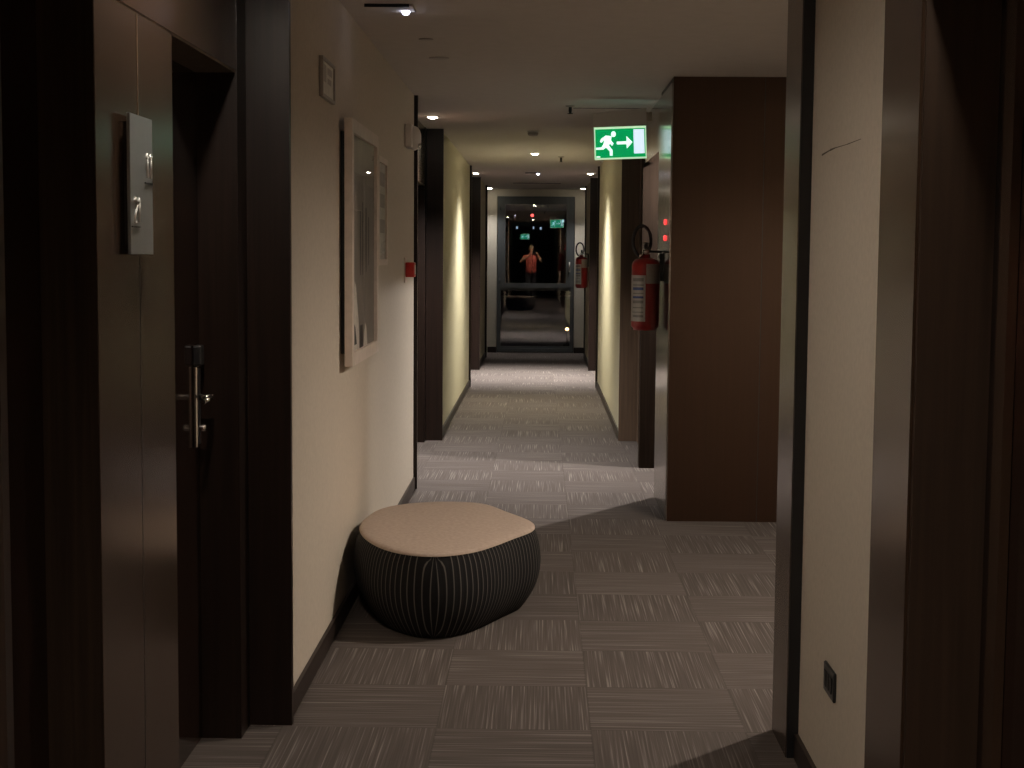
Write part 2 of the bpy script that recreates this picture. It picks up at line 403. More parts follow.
# ------------------------------------------------------------------ end window
w = thing('window_1', 'tall grey aluminium window filling the end of the corridor', 'window', (-.075, YE, 0), kind='structure')
wx0, wx1, wz0, wz1 = -.605, .605, .012, 2.465
def ring(x0, x1, z0, z1, t, y0, y1, tb=None):
    tb = tb or t
    return MB().box(x0, x0+t, y0, y1, z0, z1).box(x1-t, x1, y0, y1, z0, z1).box(x0+t, x1-t, y0, y1, z0, z0+tb).box(x0+t, x1-t, y0, y1, z1-t, z1)
ring(wx0, wx1, wz0, wz1, .055, -.02, .12).box(wx0+.055, wx1-.055, -.02, .12, .985, 1.035).build('window_frame', M['alu'], w)
sa = ring(wx0+.05, wx1-.05, 1.03, wz1-.05, .075, -.045, .03).build('sash', M['alu'], w)
h = MB().box(.52, .545, -.06, -.045, 1.28, 1.36, .004); h.tube([(.532, -.055, 1.33), (.532, -.085, 1.33)], .009, 10); h.tube([(.532, -.085, 1.34), (.532, -.087, 1.44)], .010, 10)
h.build('sash_handle', M['white'], sa)
for z in (1.14, 2.30):
    MB().tube([(-.565, -.05, z-.05), (-.565, -.05, z+.05)], .011, 10).build('hinge', M['alu'], sa)
for (z0, z1, nm, par, yy) in ((1.09, wz1-.10, 'upper_pane', sa, -.005), (.055, .99, 'lower_pane', w, .05)):
    g = MB(); hx = .50 if par is sa else .56; zc = (z0+z1)/2; hz = (z1-z0)/2+.02
    g.quad((-hx, 0, -hz), (hx, 0, -hz), (hx, 0, hz), (-hx, 0, hz))
    o = g.build(nm, M['glass'], par, fix=False); o.location = (0, yy, zc); o.rotation_euler = (.0013, 0, .0039)   # panes sit a hair out of true
w2 = MB().box(wx0+.055, wx1-.055, .02, .09, .067, .10).build('bottom_rail', M['alu'], w)

# ------------------------------------------------------------------ outside the window
struct('ground', MB().box(-30, 30, YE+.3, 90, -.16, -.10), M['pave'], 'dark paving outside the end window', 'terrace')
b = thing('distant_building', 'dark building across the night outside the end window', 'building', (-2, 62, 0))
MB().box(-14, 12, 0, 5, -.1, 3.3).build('facade', M['night'], b)
random.seed(3)
for (x, z) in ((1.05, 2.62), (2.0, 2.6), (1.7, 2.62), (2.9, 2.9), (.45, 2.45), (3.6, 2.2)):
    MB().box(x-.035, x+.035, -.03, 0, z-.05, z+.05).build('lit_window', M['citywin'], b)
bt = MB(); bt.tube([(0, 0, 0), (0, 0, 4.2)], .06, 8)
bm_ = thing('warning_light', 'small red warning light seen high in the upper window pane', 'light', (-.34, 61, 0))
MB().tube([(0, 0, -.1), (0, 0, 2.98)], .03, 8).build('mast', M['night'], bm_)
MB().lathe([(0, .065), (.046, .046), (.065, 0), (.046, -.046), (0, -.065)], (0, 0, 3.086), 16).build('lamp_globe', M['cityred'], bm_)
gl = thing('garden_lamp', 'little orange globe lamp glowing in the lower window pane', 'lamp', (.495, 28, -.1))
MB().lathe([(0, 0), (.07, 0), (.07, .03), (.02, .04), (.012, .06), (.012, .27), (.03, .28), (0, .285)], (0, 0, 0), 20).build('lamp_post', M['night'], gl)
MB().lathe([(0, .28), (.02, .285), (.034, .305), (.02, .33), (0, .335)], (0, 0, 0), 20).build('lamp_globe', M['orange'], gl)

# ------------------------------------------------------------------ ottoman
def catmull(P, n):
    out = []; m = len(P)
    for i in range(m):
        p0, p1, p2, p3 = [Vector(P[(i+k-1) % m]) for k in range(4)]
        for k in range(n):
            t = k/n
            out.append(.5*((2*p1)+(p2-p0)*t+(2*p0-5*p1+4*p2-p3)*t*t+(3*p1-p0-3*p2+p3)*t**3))
    return out
rim = [(-.790, 6.70), (-.782, 6.942), (-.740, 7.157), (-.643, 7.298), (-.497, 7.374), (-.345, 7.375), (-.236, 7.298), (-.143, 7.105), (-.055, 6.925), (-.013, 6.79), (-.026, 6.64), (-.102, 6.469), (-.177, 6.301), (-.25, 6.172), (-.347, 6.085), (-.446, 6.062), (-.55, 6.111), (-.653, 6.240), (-.741, 6.455)]
cxo, cyo = -.41, 6.70
pts = catmull([(x-cxo, y-cyo) for x, y in rim], 18)
for _ in range(12): pts = [(pts[i-1]+pts[i]*2+pts[(i+1) % len(pts)])/4 for i in range(len(pts))]
n = len(pts)
arc = [0]
for i in range(n): arc.append(arc[-1]+(pts[(i+1) % n]-pts[i]).length)
tot = arc[-1]; per = tot/round(tot/.0290)
i0 = min(range(n), key=lambda i: (pts[i]-Vector((-.415-cxo, 6.06-cyo))).length)   # front seam
def offset(d):
    res = []
    for i in range(n):
        t = pts[(i+1) % n]-pts[i-1]; nn = Vector((t.y, -t.x)).normalized()
        if nn.dot(pts[i]) < 0: nn = -nn
        q = pts[i]+nn*d; q.x = max(q.x, XL+.016-cxo); res.append(q)
    return res
levels = []
HT = .352
for k in range(17):
    v = k/16; z = .004+v*(HT-.004)
    d = .030*math.sin(PI*min(1, v*.94+.06))-.062*(1-v)**3.2-.010*max(0, (v-.85)/.15)**2
    levels.append((z, d, v))
ot = thing('ottoman', 'low pebble-shaped ottoman with beige top and black pinstriped sides', 'ottoman', (cxo, cyo, 0))
bm = bmesh.new(); uvl = bm.loops.layers.uv.new('UVMap'); rings = []
for z, d, v in levels: rings.append([bm.verts.new((q.x, q.y, z)) for q in offset(d)])
def ucoord(i, v):
    a = arc[i]-arc[i0 % n]
    while a > tot/2: a -= tot
    while a < -tot/2: a += tot
    s_ = .12+.88*max(0, math.sin(PI*min(1, max(0, v*.96+.02))))**.8
    f = 1+(1/s_-1)*math.exp(-(abs(a)/.030)**2)
    return a*f/per+.0
for k in range(len(levels)-1):
    for i in range(n):
        j = (i+1) % n
        f = bm.faces.new([rings[k][i], rings[k][j], rings[k+1][j], rings[k+1][i]]); f.smooth = True
        vals = [ucoord(i, levels[k][2]), ucoord(j, levels[k][2]), ucoord(j, levels[k+1][2]), ucoord(i, levels[k+1][2])]
        if max(vals)-min(vals) > 5: vals = [x+(tot/per if x < 0 else 0) for x in vals]
        for lp, uu, vv in zip(f.loops, vals, (levels[k][2],)*2+(levels[k+1][2],)*2): lp[uvl].uv = (uu, vv)
bm.faces.new(rings[0][::-1])
me = bpy.data.meshes.new('upholstered_body'); bm.to_mesh(me); bm.free(); me.materials.append(M['stripes'])
ob = bpy.data.objects.new('upholstered_body', me); COL.objects.link(ob); ob.parent = ot
bm = bmesh.new(); rr = []
top = offset(-.002)
for s_, z in ((1., HT-.003), (.998, HT+.004), (.985, HT+.009), (.95, HT+.013), (.8, HT+.016), (.55, HT+.018), (.28, HT+.019)):
    rr.append([bm.verts.new((q.x*s_, q.y*s_, z)) for q in top])
for A, B in zip(rr, rr[1:]):
    for i in range(n): bm.faces.new([A[i], A[(i+1) % n], B[(i+1) % n], B[i]]).smooth = True
c_ = bm.verts.new((0, 0, HT+.0195))
for i in range(n): bm.faces.new([rr[-1][i], rr[-1][(i+1) % n], c_]).smooth = True
me = bpy.data.meshes.new('seat_top'); bm.to_mesh(me); bm.free(); me.materials.append(M['beige'])
ob = bpy.data.objects.new('seat_top', me); COL.objects.link(ob); ob.parent = ot; ob['label'] = 'flat beige felt top'

# ------------------------------------------------------------------ left wall fittings
# large square picture
fy0, fy1, fz0, fz1 = 6.355, 7.375, 1.086, 2.108
pf = thing('framed_picture', 'large square framed dark print hanging on the cream left wall', 'picture', (XL, (fy0+fy1)/2, fz0))
def rel(mb_o, p):   # world-built child under an unrotated Empty
    mb_o.location = -Vector(p.location); return mb_o
fx0, fx1, ft = XL+.022, XL+.056, .055
fr = MB().box(fx0, fx1, fy0, fy0+ft, fz0, fz1, .002).box(fx0, fx1, fy1-ft, fy1, fz0, fz1, .002).box(fx0, fx1, fy0+ft, fy1-ft, fz0, fz0+ft).box(fx0, fx1, fy0+ft, fy1-ft, fz1-ft, fz1)
rel(fr.build('picture_frame', M['frame'], pf), pf)
rel(MB().box(XL+.001, fx0, fy0+.05, fy1-.05, fz0+.05, fz1-.05).build('back_board', M['black'], pf), pf)
art = MB(); ax = fx0+.018
iy0, iy1, iz0, iz1 = fy0+ft-.01, fy1-ft+.01, fz0+ft-.01, fz1-ft+.01
art.mi = 0; art.box(fx0+.002, ax, iy0, iy1, iz0, iz1)
def shape(mi, poly, lift):
    art.mi = mi; X = ax+lift
    art._f([art.bm.verts.new((X, y, z)) for y, z in poly])
shape(3, [(iy0, 1.86), (iy1, 1.86), (iy1, iz1), (iy0, iz1)], .0005)  # lighter upper band: the ceiling's reflection put into the print's colour
shape(2, [(6.40, 1.14), (6.72, 1.14), (6.69, 1.26), (6.60, 1.41), (6.55, 1.44), (6.47, 1.30)], .001)
shape(1, [(6.47, 1.165), (6.62, 1.165), (6.57, 1.24), (6.53, 1.255)], .0015)
shape(2, [(6.87, 1.14), (7.03, 1.14), (6.99, 1.22), (6.95, 1.245), (6.91, 1.20)], .001)
shape(1, [(6.72, 1.14), (6.86, 1.14), (6.84, 1.24), (6.74, 1.24)], .001)
for y, zt, zb, hw in ((6.76, 1.74, 1.46, .022), (6.85, 1.78, 1.46, .022), (6.98, 1.76, 1.47, .025), (7.08, 1.72, 1.50, .02)):
    shape(1, [(y-hw*.5, zb), (y+hw*.5, zb), (y+hw, zb+.12), (y+hw*.8, zt), (y-hw*.8, zt), (y-hw, zb+.12)], .001)
rel(art.build('printed_sheet', [M['print_bg'], M['print_dk'], M['print_lt'], M['print_reflect']], pf, fix=False), pf)
gq = MB().quad((fx1-.008, iy0, iz0), (fx1-.008, iy1, iz0), (fx1-.008, iy1, iz1), (fx1-.008, iy0, iz1)); rel(gq.build('picture_glass', M['pglass'], pf, fix=False), pf)

# narrow glazed frame just past it
nf = thing('notice_frame', 'pale glazed notice frame on the left wall just past the large picture', 'notice frame', (XL, 7.95, 1.495))
y0, y1, z0, z1 = 7.74, 8.18, 1.495, 2.045
rel(MB().box(XL+.001, XL+.02, y0, y0+.03, z0, z1).box(XL+.001, XL+.02, y1-.03, y1, z0, z1).box(XL+.001, XL+.02, y0+.03, y1-.03, z0, z0+.03).box(XL+.001, XL+.02, y0+.03, y1-.03, z1-.03, z1).build('border', M['frame'], nf), nf)
pp = MB(); pp.box(XL+.001, XL+.010, y0+.03, y1-.03, z0+.03, z1-.03); pp.mi = 1
for z in (1.66, 1.79, 1.90): pp.quad((XL+.0105, y0+.07, z), (XL+.0105, y1-.07, z), (XL+.0105, y1-.07, z+.07), (XL+.0105, y0+.07, z+.07))
rel(pp.build('printed_notice', [M['paper'], M['label_grey']], nf, fix=False), nf)
gq = MB().quad((XL+.016, y0+.03, z0+.03), (XL+.016, y1-.03, z0+.03), (XL+.016, y1-.03, z1-.03), (XL+.016, y0+.03, z1-.03)); rel(gq.build('notice_glass', M['pglass'], nf, fix=False), nf)

# small sign high on the wall
ss = thing('wall_sign', 'small framed grey sign high on the left wall near the ceiling', 'sign', (XL, 5.955, 2.14))
y0, y1, z0, z1 = 5.785, 6.13, 2.138, 2.287
rel(MB().box(XL+.001, XL+.016, y0, y0+.012, z0, z1).box(XL+.001, XL+.016, y1-.012, y1, z0, z1).box(XL+.001, XL+.016, y0+.012, y1-.012, z0, z0+.012).box(XL+.001, XL+.016, y0+.012, y1-.012, z1-.012, z1).build('border', M['label_grey'], ss), ss)
pp = MB(); pp.box(XL+.001, XL+.009, y0+.012, y1-.012, z0+.012, z1-.012); pp.mi = 1
for a, b_, c, d_ in ((5.83, 5.92, 2.20, 2.265), (5.95, 6.08, 2.235, 2.262), (5.95, 6.06, 2.20, 2.222)): pp.quad((XL+.0095, a, c), (XL+.0095, b_, c), (XL+.0095, b_, d_), (XL+.0095, a, d_))
rel(pp.build('sign_face', [M['paper'], M['label_grey']], ss, fix=False), ss)

# siren
sr = thing('alarm_siren', 'white wall alarm sounder with domed front beside the dark wood edge', 'alarm', (XL, 9.50, 2.2))
rel(MB().box(XL, XL+.045, 9.40, 9.60, 2.198, 2.340, .008).build('mounting_base', M['white'], sr), sr)
dm = MB().lathe([(.075, .0), (.074, .012), (.066, .028), (.05, .040), (.028, .047), (0, .049)], (XL+.045, 9.50, 2.258), 28, 'X')
rel(dm.build('dome', M['white'], sr), sr)
rel(MB().lathe([(.02, .0), (.018, .012), (0, .016)], (XL+.080, 9.47, 2.208), 14, 'X').build('strobe_lens', M['chrome'], sr), sr)

# fire call point
cp = thing('fire_call_point', 'red manual fire call point on a pale backplate, left wall', 'call point', (XL, 9.46, 1.46))
rel(MB().box(XL, XL+.006, 9.38, 9.54, 1.378, 1.532, .002).build('backplate', M['frame'], cp), cp)
rel(MB().box(XL+.006, XL+.062, 9.41, 9.51, 1.412, 1.502, .006).build('call_box', M['redp'], cp), cp)
rel(MB().box(XL+.062, XL+.0635, 9.43, 9.49, 1.43, 1.484).build('press_window', M['white'], cp), cp)

# room number plate on the near left panel
XP = XL-.118
rp_ = thing('room_sign', 'tall grey room number plate with chrome digits on the bronze panel', 'room sign', (XP, 3.66, 1.55))
rel(MB().box(XP, XP+.012, 3.51, 3.67, 1.57, 1.85).build('spacer', M['black'], rp_), rp_)
rel(MB().box(XP+.012, XP+.020, 3.490, 3.690, 1.549, 1.868, .001).build('plate', M['plate'], rp_), rp_)
SEG = {'1': [((.5, 0), (.5, 1)), ((.5, 1), (.2, .8))], '2': [((0, .85), (.5, 1)), ((.5, 1), (1, .75)), ((1, .75), (0, 0)), ((0, 0), (1, 0))]}
def digits(txt, y, z, w_, h_):
    for ch in txt:
        mb = MB()
        for a, b_ in SEG[ch]:
            mb.tube([(XP+.022, y+a[0]*w_, z+a[1]*h_), (XP+.022, y+b_[0]*w_, z+b_[1]*h_)], .0030, 8)
        rel(mb.build('digit', M['digit'], rp_), rp_); y += w_*1.35
digits('11', 3.622, 1.728, .024, .056)
digits('21', 3.512, 1.622, .024, .056)
for (a, b_, z) in ((3.615, 3.690, 1.716), (3.495, 3.565, 1.612)):
    rel(MB().box(XP+.020, XP+.0225, a, b_, z-.0015, z+.0015).build('rule_line', M['black'], rp_), rp_)

# scuff on the near right wall, wall socket
sc = MB()
P3 = [(4.53, 1.850), (4.40, 1.856), (4.33, 1.857), (4.16, 1.855), (3.98, 1.856)]
for (a, za), (b_, zb) in zip(P3, P3[1:]):
    t = .0030 if a > 4.35 else .0014
    sc.quad((XR-.0006, a, za-t), (XR-.0006, b_, zb-t*.6), (XR-.0006, b_, zb+t*.6), (XR-.0006, a, za+t))
tag(sc.build('wall_scratch', M['mark'], None, fix=False), 'thin dark scratch across the cream right wall', 'scratch')
so = thing('wall_socket', 'small black power socket low on the near right wall', 'socket', (XR, 4.185, .36))
rel(MB().box(XR-.009, XR, 4.115, 4.262, .345, .427, .004).build('faceplate', M['black'], so), so)
for y in (4.15, 4.188, 4.226):
    q = MB().box(XR-.012, XR-.009, y-.014, y+.014, .364, .408, .001)
    rel(q.build('outlet_insert', M['rubber'], so), so)

# ------------------------------------------------------------------ exit signs
def exit_sign(name, label, loc):
    t = thing(name, label, 'exit sign', loc)
    W, H, D = .340, .205, .032
    hp = [(-W/2-.004, H+.004), (W/2+.004, H+.004), (W/2+.004, H+.118), (-W/2-.004, H+.094)]
    MB().prism(hp, lambda a, b: (a, -.03, b), lambda a, b: (a, .03, b)).build('housing', M['white'], t)
    MB().box(W/2-.02, .735-.522-.0005 if loc[1] > 0 else W/2+.03, -.02, .02, H+.03, H+.09, .003).build('mounting_arm', M['wall'], t)
    MB().box(-W/2, W/2, -D/2, D/2, 0, H+.004).build('light_panel', M['border'], t)
    def uv(px, py): return (-W/2+(px-118)/387*W, (598-py)/220*H)
    def face(mb, mi, poly, yy, sgn):
        mb.mi = mi; mb._f([mb.bm.verts.new((u, sgn*yy, v)) for u, v in [uv(*p) for p in poly]])
    man = [[(205, 432), (250, 438), (240, 475), (222, 512), (182, 505), (192, 468)],
           [(205, 432), (168, 455), (160, 474), (172, 482), (188, 466), (215, 455)],
           [(238, 460), (262, 490), (250, 506), (226, 482)],
           [(184, 495), (170, 514), (130, 514), (130, 529), (186, 529), (210, 508)],
           [(198, 505), (224, 500), (253, 535), (252, 574), (231, 574), (231, 543), (205, 516)],
           [(262+18*math.cos(a*PI/10), 424+20*math.sin(a*PI/10)) for a in range(20)]]
    for sgn, yy in ((-1, D/2+.001), (1, D/2+.001)):
        f = MB(); face(f, 0, [(127, 388), (497, 388), (497, 588), (127, 588)], yy, sgn)
        pn = f.build('green_face', M['green_hot' if sgn > 0 else 'green'], t, fix=False); LW = M['lit_hot' if sgn > 0 else 'lit']
        f = MB()
        for poly in man: face(f, 0, poly, yy+.001, sgn)
        f.build('running_figure', LW, pn, fix=False)
        f = MB(); face(f, 0, [(285, 477), (358, 477), (358, 440), (402, 484), (358, 528), (358, 497), (285, 497)], yy+.001, sgn)
        f.build('arrow', LW, pn, fix=False)
        f = MB(); face(f, 0, [(411, 396), (490, 396), (490, 564), (411, 564)], yy+.001, sgn)
        f.build('doorway_symbol', LW if sgn > 0 else M['litdoor'], pn, fix=False)
        f = MB(); face(f, 0, [(131, 575), (160, 575), (160, 584), (131, 584)], yy+.001, sgn)
        f.build('maker_mark', LW, pn, fix=False)
    return t
ex = exit_sign('exit_sign', 'lit green running man exit sign under the ceiling by the steel panel', (.520, 10.2, 2.184)); ex.rotation_euler = (0, -.040, -.03)
exit_sign('exit_sign', 'bluish lit exit sign mirrored left of the photographer in the upper window pane', (-.33, -9.8, 2.03))

# ------------------------------------------------------------------ fire extinguishers
def extinguisher(loc, label):
    t = thing('fire_extinguisher', label, 'fire extinguisher', loc, 'red fire extinguishers on the right wall')
    R = .086
    MB().lathe([(0, 0), (R*.82, 0), (R*.86, .012), (R*.97, .02), (R, .03), (R, .385), (R*.985, .400), (R*.92, .416), (R*.75, .430), (R*.45, .438), (.026, .442), (.026, .460), (0, .461)], (0, 0, 0), 40).build('cylinder', M['red'], t)
    lb = MB(); r = R+.0008
    def patch(mb, a0, a1, z0, z1, rr, mi=0, k=10):
        mb.mi = mi
        for i in range(k):
            A, B = a0+(a1-a0)*i/k, a0+(a1-a0)*(i+1)/k
            f = mb._f([mb.bm.verts.new((rr*math.cos(a), rr*math.sin(a), z)) for a, z in ((A, z0), (B, z0), (B, z1), (A, z1))], True)
    D = PI/180
    patch(lb, 180*D, 266*D, .055, .335, r)
    for z0, z1, mi in ((.245, .262, 1), (.195, .208, 1), (.298, .318, 2), (.272, .280, 2), (.222, .228, 2), (.165, .182, 2), (.135, .142, 2), (.108, .114, 2), (.080, .094, 2)):
        patch(lb, 205*D, 258*D, z0, z1, r+.0006, mi)
    lb.build('label', [M['label'], M['ink_blue'], M['ink_grey']], t, fix=False)
    lg = MB(); patch(lg, 268*D, 352*D, .285, .404, r); lg.build('instruction_band', M['label_grey'], t, fix=False)
    v = MB().lathe([(.018, .455), (.020, .462), (.020, .49), (.014, .496), (0, .498)], (0, 0, 0), 16)
    v.build('valve', M['chrome'], t)
    hd = MB(); hd.box(-.014, .014, -.06, .03, .496, .506, .003); hd.box(-.012, .012, -.075, .02, .525, .533, .002); hd.box(-.012, .012, .01, .03, .495, .536, .002)
    hd.build('lever', M['black'], t)
    gp = MB().lathe([(0, .012), (.016, .012), (.018, 0), (0, 0)], (.0, -.020, .477), 16, 'Y'); gp.build('pressure_gauge', M['white'], t)
    ho = MB(); pts_ = [(.0, .018, .48)]
    for i in range(25):
        a = -1.15+i/24*(2*PI-.35)
        pts_.append((-.026-.054*math.cos(a+PI), .0-.012*math.sin(a), .542+.092*math.sin(a)))
    pts_ += [(-.035, -.03, .46)]
    ho.tube(pts_, .0105, 10); hz = ho.build('hose', M['rubber'], t)
    MB().tube([(-.035, -.03, .463), (-.032, -.036, .445)], [.013, .008], 10).build('nozzle', M['chrome'], hz)
    br = MB().box(R-.004, .1015, -.012, .012, .30, .47, .002); br.tube([(.098, 0, .478), (.018, 0, .478)], .007, 8)
    br.build('wall_mount', M['black'], t)
    return t
e1 = extinguisher((.6445, 9.45, 1.10), 'near red fire extinguisher on the polished steel side of the block')
copy_tree(e1, (.5785, 21.7, 1.09), 'far small-looking red fire extinguisher on the pale right wall by the window')

# red indicator lamps on the steel
for i, z in enumerate((1.755, 1.66)):
    o = MB().lathe([(0, -.010), (.014, -.009), (.018, -.004), (.018, 0)], (.746, 9.28, z), 18, 'X').build('indicator_bulb', M['ledred'])
    tag(o, ['upper', 'lower'][i]+' small glowing red indicator lamp on the steel panel above the extinguisher', 'indicator', 'red indicator lamps on the steel')

# ------------------------------------------------------------------ ceiling fittings
def downlight(loc, label, energy, size=1.9, col=(1., .86, .66), lamp=True, blend=.7):
    x, y = loc
    t = thing('downlight', label, 'downlight', (x, y, CZ), 'recessed round ceiling downlights')
    MB().lathe([(.052, 0), (.055, -.004), (.044, -.006), (.038, -.002), (.038, 0)], (0, 0, 0), 28).build('trim_ring', M['white'], t)
    MB().lathe([(0, -.016), (.020, -.014), (.034, -.008), (.0375, -.003)], (0, 0, 0), 24).build('lens', M['lens'], t)
    if lamp:
        l = bpy.data.lights.new('downlight_lamp', 'SPOT'); l.energy = energy; l.spot_size = size; l.spot_blend = blend; l.color = col; l.shadow_soft_size = .035
        o = bpy.data.objects.new('downlight_lamp', l); COL.objects.link(o); o.location = (x, y, CZ-.012)
    return t
WARM = (1., .86, .73); NEU = (1., .94, .90)
downlight((-.80, 3.66), 'downlight over the near left doors', 95, 3.05, WARM)
downlight((.69, 2.72), 'downlight over the near right door', 34, 2.2, WARM)
downlight((-.82, 11.66), 'downlight over the left bay beside the alarm sounder', 950, 2.1, NEU, blend=1.)
downlight((-.066, 15.8), 'single downlight in the middle of the ceiling halfway along', 720, 2.25, (1., .92, .76), blend=1.)
downlight((-.83, 19.7), 'left of the pair of downlights before the far bays', 1700, 1.7, NEU, blend=1.)
downlight((.62, 19.6), 'right of the pair of downlights before the far bays', 1700, 1.7, NEU, blend=1.)
downlight((-.80, 24.1), 'left of the last two downlights at the window', 110, 1.5, NEU, blend=1.)
downlight((.65, 24.0), 'right of the last two downlights at the window', 110, 1.5, NEU, blend=1.)
downlight((-.05, .42), 'downlight over the photographer', 260, 2.7, WARM)
downlight((1.75, 6.0), 'near downlight in the side lobby', 430, 2.83, WARM)
downlight((1.9, 7.3), 'far downlight in the side lobby', 130, 2.4, WARM)
downlight((1.45, 10.95), 'downlight in the side passage', 700, 2.9, NEU)

def led_spot(loc, label):
    t = thing('emergency_spotlight', label, 'ceiling light', loc, 'slim emergency spotlights on the ceiling')
    MB().box(-.10, .10, 0, .16, -.010, 0, .003).build('housing', M['ceiling'], t)
    MB().box(-.10, .085, -.006, .0, -.014, -.001).build('dark_slot', M['black'], t)
    q = MB().lathe([(0, -.026), (.010, -.024), (.016, -.017), (.017, -.010)], (.06, .13, 0), 18); q.build('led_lens', M['lens_cool'], t)
    l = bpy.data.lights.new('spotlight_lamp', 'POINT'); l.energy = .02; l.color = (.75, .78, 1.); l.shadow_soft_size = .02
    o = bpy.data.objects.new('spotlight_lamp', l); COL.objects.link(o); o.location = (loc[0]+.06, loc[1]+.13, CZ-.05)
    return t
led_spot((-.635, 6.44, CZ), 'slim emergency spotlight with cool LED on the near ceiling')
led_spot((-.10, 19.45, CZ), 'slim emergency spotlight with cool LED on the far ceiling')
sd = thing('smoke_detector', 'round smoke detector on the ceiling short of the middle downlight', 'smoke detector', (-.072, 12.95, CZ))
MB().lathe([(.052, 0), (.052, -.014), (0, -.014)], (0, 0, 0), 28).build('base', M['white'], sd)
MB().lathe([(.046, -.014), (.044, -.03), (.034, -.042), (0, -.046)], (0, 0, 0), 28).build('sensor_head', M['label_grey'], sd)
def sprinkler(loc, label):
    t = thing('sprinkler', label, 'sprinkler', loc, 'dark sprinkler heads on the ceiling')
    MB().lathe([(.034, 0), (.032, -.006), (.014, -.010), (0, -.010)], (0, 0, 0), 20).build('escutcheon', M['label_grey'], t)
    MB().lathe([(.012, -.008), (.012, -.035), (.008, -.05), (.020, -.053), (.020, -.056), (0, -.056)], (0, 0, 0), 16).build('sprinkler_head', M['black'], t)
sprinkler((.196, 10.75, CZ), 'sprinkler head on the ceiling left of the exit sign')
sprinkler((.206, 16.3, CZ), 'sprinkler head past the middle downlight')
for (x, y, r, l_) in ((-.558, 7.48, .035, 'nearer of two flush discs on the ceiling above the framed picture'), (-.542, 8.19, .055, 'farther of two flush discs on the ceiling above the framed picture')):
    o = MB().lathe([(0, -.004), (r*.9, -.004), (r, -.002), (r, 0)], (0, 0, 0), 24).build('cover_disc', M['label_grey']); o.location = (x, y, CZ); tag(o, l_, 'cover plate', 'flush discs on the ceiling')
vt = thing('air_vent', 'long slim air slot across the far ceiling near the window', 'vent', (-.06, 22.2, CZ))
MB().box(-.36, .36, -.05, .05, -.006, 0).build('vent_frame', M['ceiling'], vt)
for k in range(3): MB().box(-.34, .34, -.035+k*.025, -.022+k*.025, -.012, -.0061).build('slat', M['black'], vt)

# ------------------------------------------------------------------ photographer, seen mirrored in the window
def skinned(name, chains, mat, parent, root=0, sub=1):
    verts, edges, rad = [], [], []
    idx = {}
    for ch in chains:
        prev = None
        for key, co, r in ch:
            if key not in idx: idx[key] = len(verts); verts.append(co); rad.append(r)
            if prev is not None and (prev, idx[key]) not in edges: edges.append((prev, idx[key]))
            prev = idx[key]
    me = bpy.data.meshes.new(name); me.from_pydata(verts, edges, []); me.update()
    o = bpy.data.objects.new(name, me); COL.objects.link(o); o.parent = parent; me.materials.append(mat)
    o.modifiers.new('skin', 'SKIN')
    for i, sv in enumerate(me.skin_vertices[0].data):
        r = rad[i]; sv.radius = r if isinstance(r, tuple) else (r, r); sv.use_root = (i == root)
    m = o.modifiers.new('sub', 'SUBSURF'); m.levels = sub; m.render_levels = sub
    dg = bpy.context.evaluated_depsgraph_get(); bpy.context.view_layer.update()
    nm = bpy.data.meshes.new_from_object(o.evaluated_get(bpy.context.evaluated_depsgraph_get()))
    o.modifiers.clear(); o.data = nm
    for p in nm.polygons: p.use_smooth = True
    if not nm.materials: nm.materials.append(mat)
    return o
pe = thing('person', 'person in a red shirt and dark trousers mirrored in the window, holding a phone', 'person', (-.10, -.46, 0))
pel = ('pelvis', (0, 0, .96), (.12, .085))
chains = [[pel, ('waist', (0, .0, 1.12), (.12, .085)), ('chest', (0, .0, 1.30), (.145, .095)), ('upper', (0, -.01, 1.43), (.12, .07)), ('neck', (0, .0, 1.52), .055), ('skull0', (0, .02, 1.60), .07), ('skull1', (0, .025, 1.67), (.078, .09)), ('crown', (0, .01, 1.73), .065)]]
for s_ in (-1, 1):
    c = 'l' if s_ < 0 else 'r'
    chains.append([pel, (c+'hip', (s_*.08, 0, .88), .085), (c+'thigh', (s_*.10, .01, .68), .082), (c+'knee', (s_*.105, .02, .48), .06), (c+'calf', (s_*.105, -.01, .32), .056), (c+'ankle', (s_*.105, -.02, .09), .038), (c+'toe', (s_*.12, .13, .035), .034)])
    chains.append([('upper', (0, -.01, 1.43), .14), (c+'sho', (s_*.185, -.005, 1.42), .062), (c+'arm', (s_*.285, .06, 1.31), .048), (c+'elb', (s_*.335, .14, 1.25), .040), (c+'fore', (s_*.20, .28, 1.36), .036), (c+'wri', (.10+s_*.122, .380, 1.49), .026), (c+'palm', (.10+s_*.116, .400, 1.535), .028)])
body = skinned('body', chains, M['skin'], pe, 0, 2)
# clothing shells follow the body: shirt and trousers as slightly larger skins
sh = [[('w0', (0, 0, .84), (.18, .135)), ('w', (0, 0, .97), (.178, .132)), ('waist', (0, 0, 1.12), (.165, .122)), ('chest', (0, 0, 1.30), (.185, .130)), ('upper', (0, -.01, 1.42), (.165, .112)), ('neck', (0, 0, 1.49), .078)]]
for s_ in (-1, 1):
    c = 'l' if s_ < 0 else 'r'
    sh.append([('upper', (0, -.01, 1.42), .15), (c+'sho', (s_*.185, -.005, 1.42), .076), (c+'arm', (s_*.270, .045, 1.33), .066)])
skinned('shirt', sh, M['shirt'], pe, 0, 2)
tr = [[('p', (0, 0, 1.05), (.150, .110)), ('p2', (0, 0, .92), (.158, .116))]]
for s_ in (-1, 1):
    c = 'l' if s_ < 0 else 'r'
    tr.append([('p2', (0, 0, .92), .16), (c+'hip', (s_*.09, 0, .84), .112), (c+'thigh', (s_*.10, .01, .68), .096), (c+'knee', (s_*.105, .02, .48), .076), (c+'calf', (s_*.105, -.01, .32), .07), (c+'cuff', (s_*.105, -.015, .08), .062)])
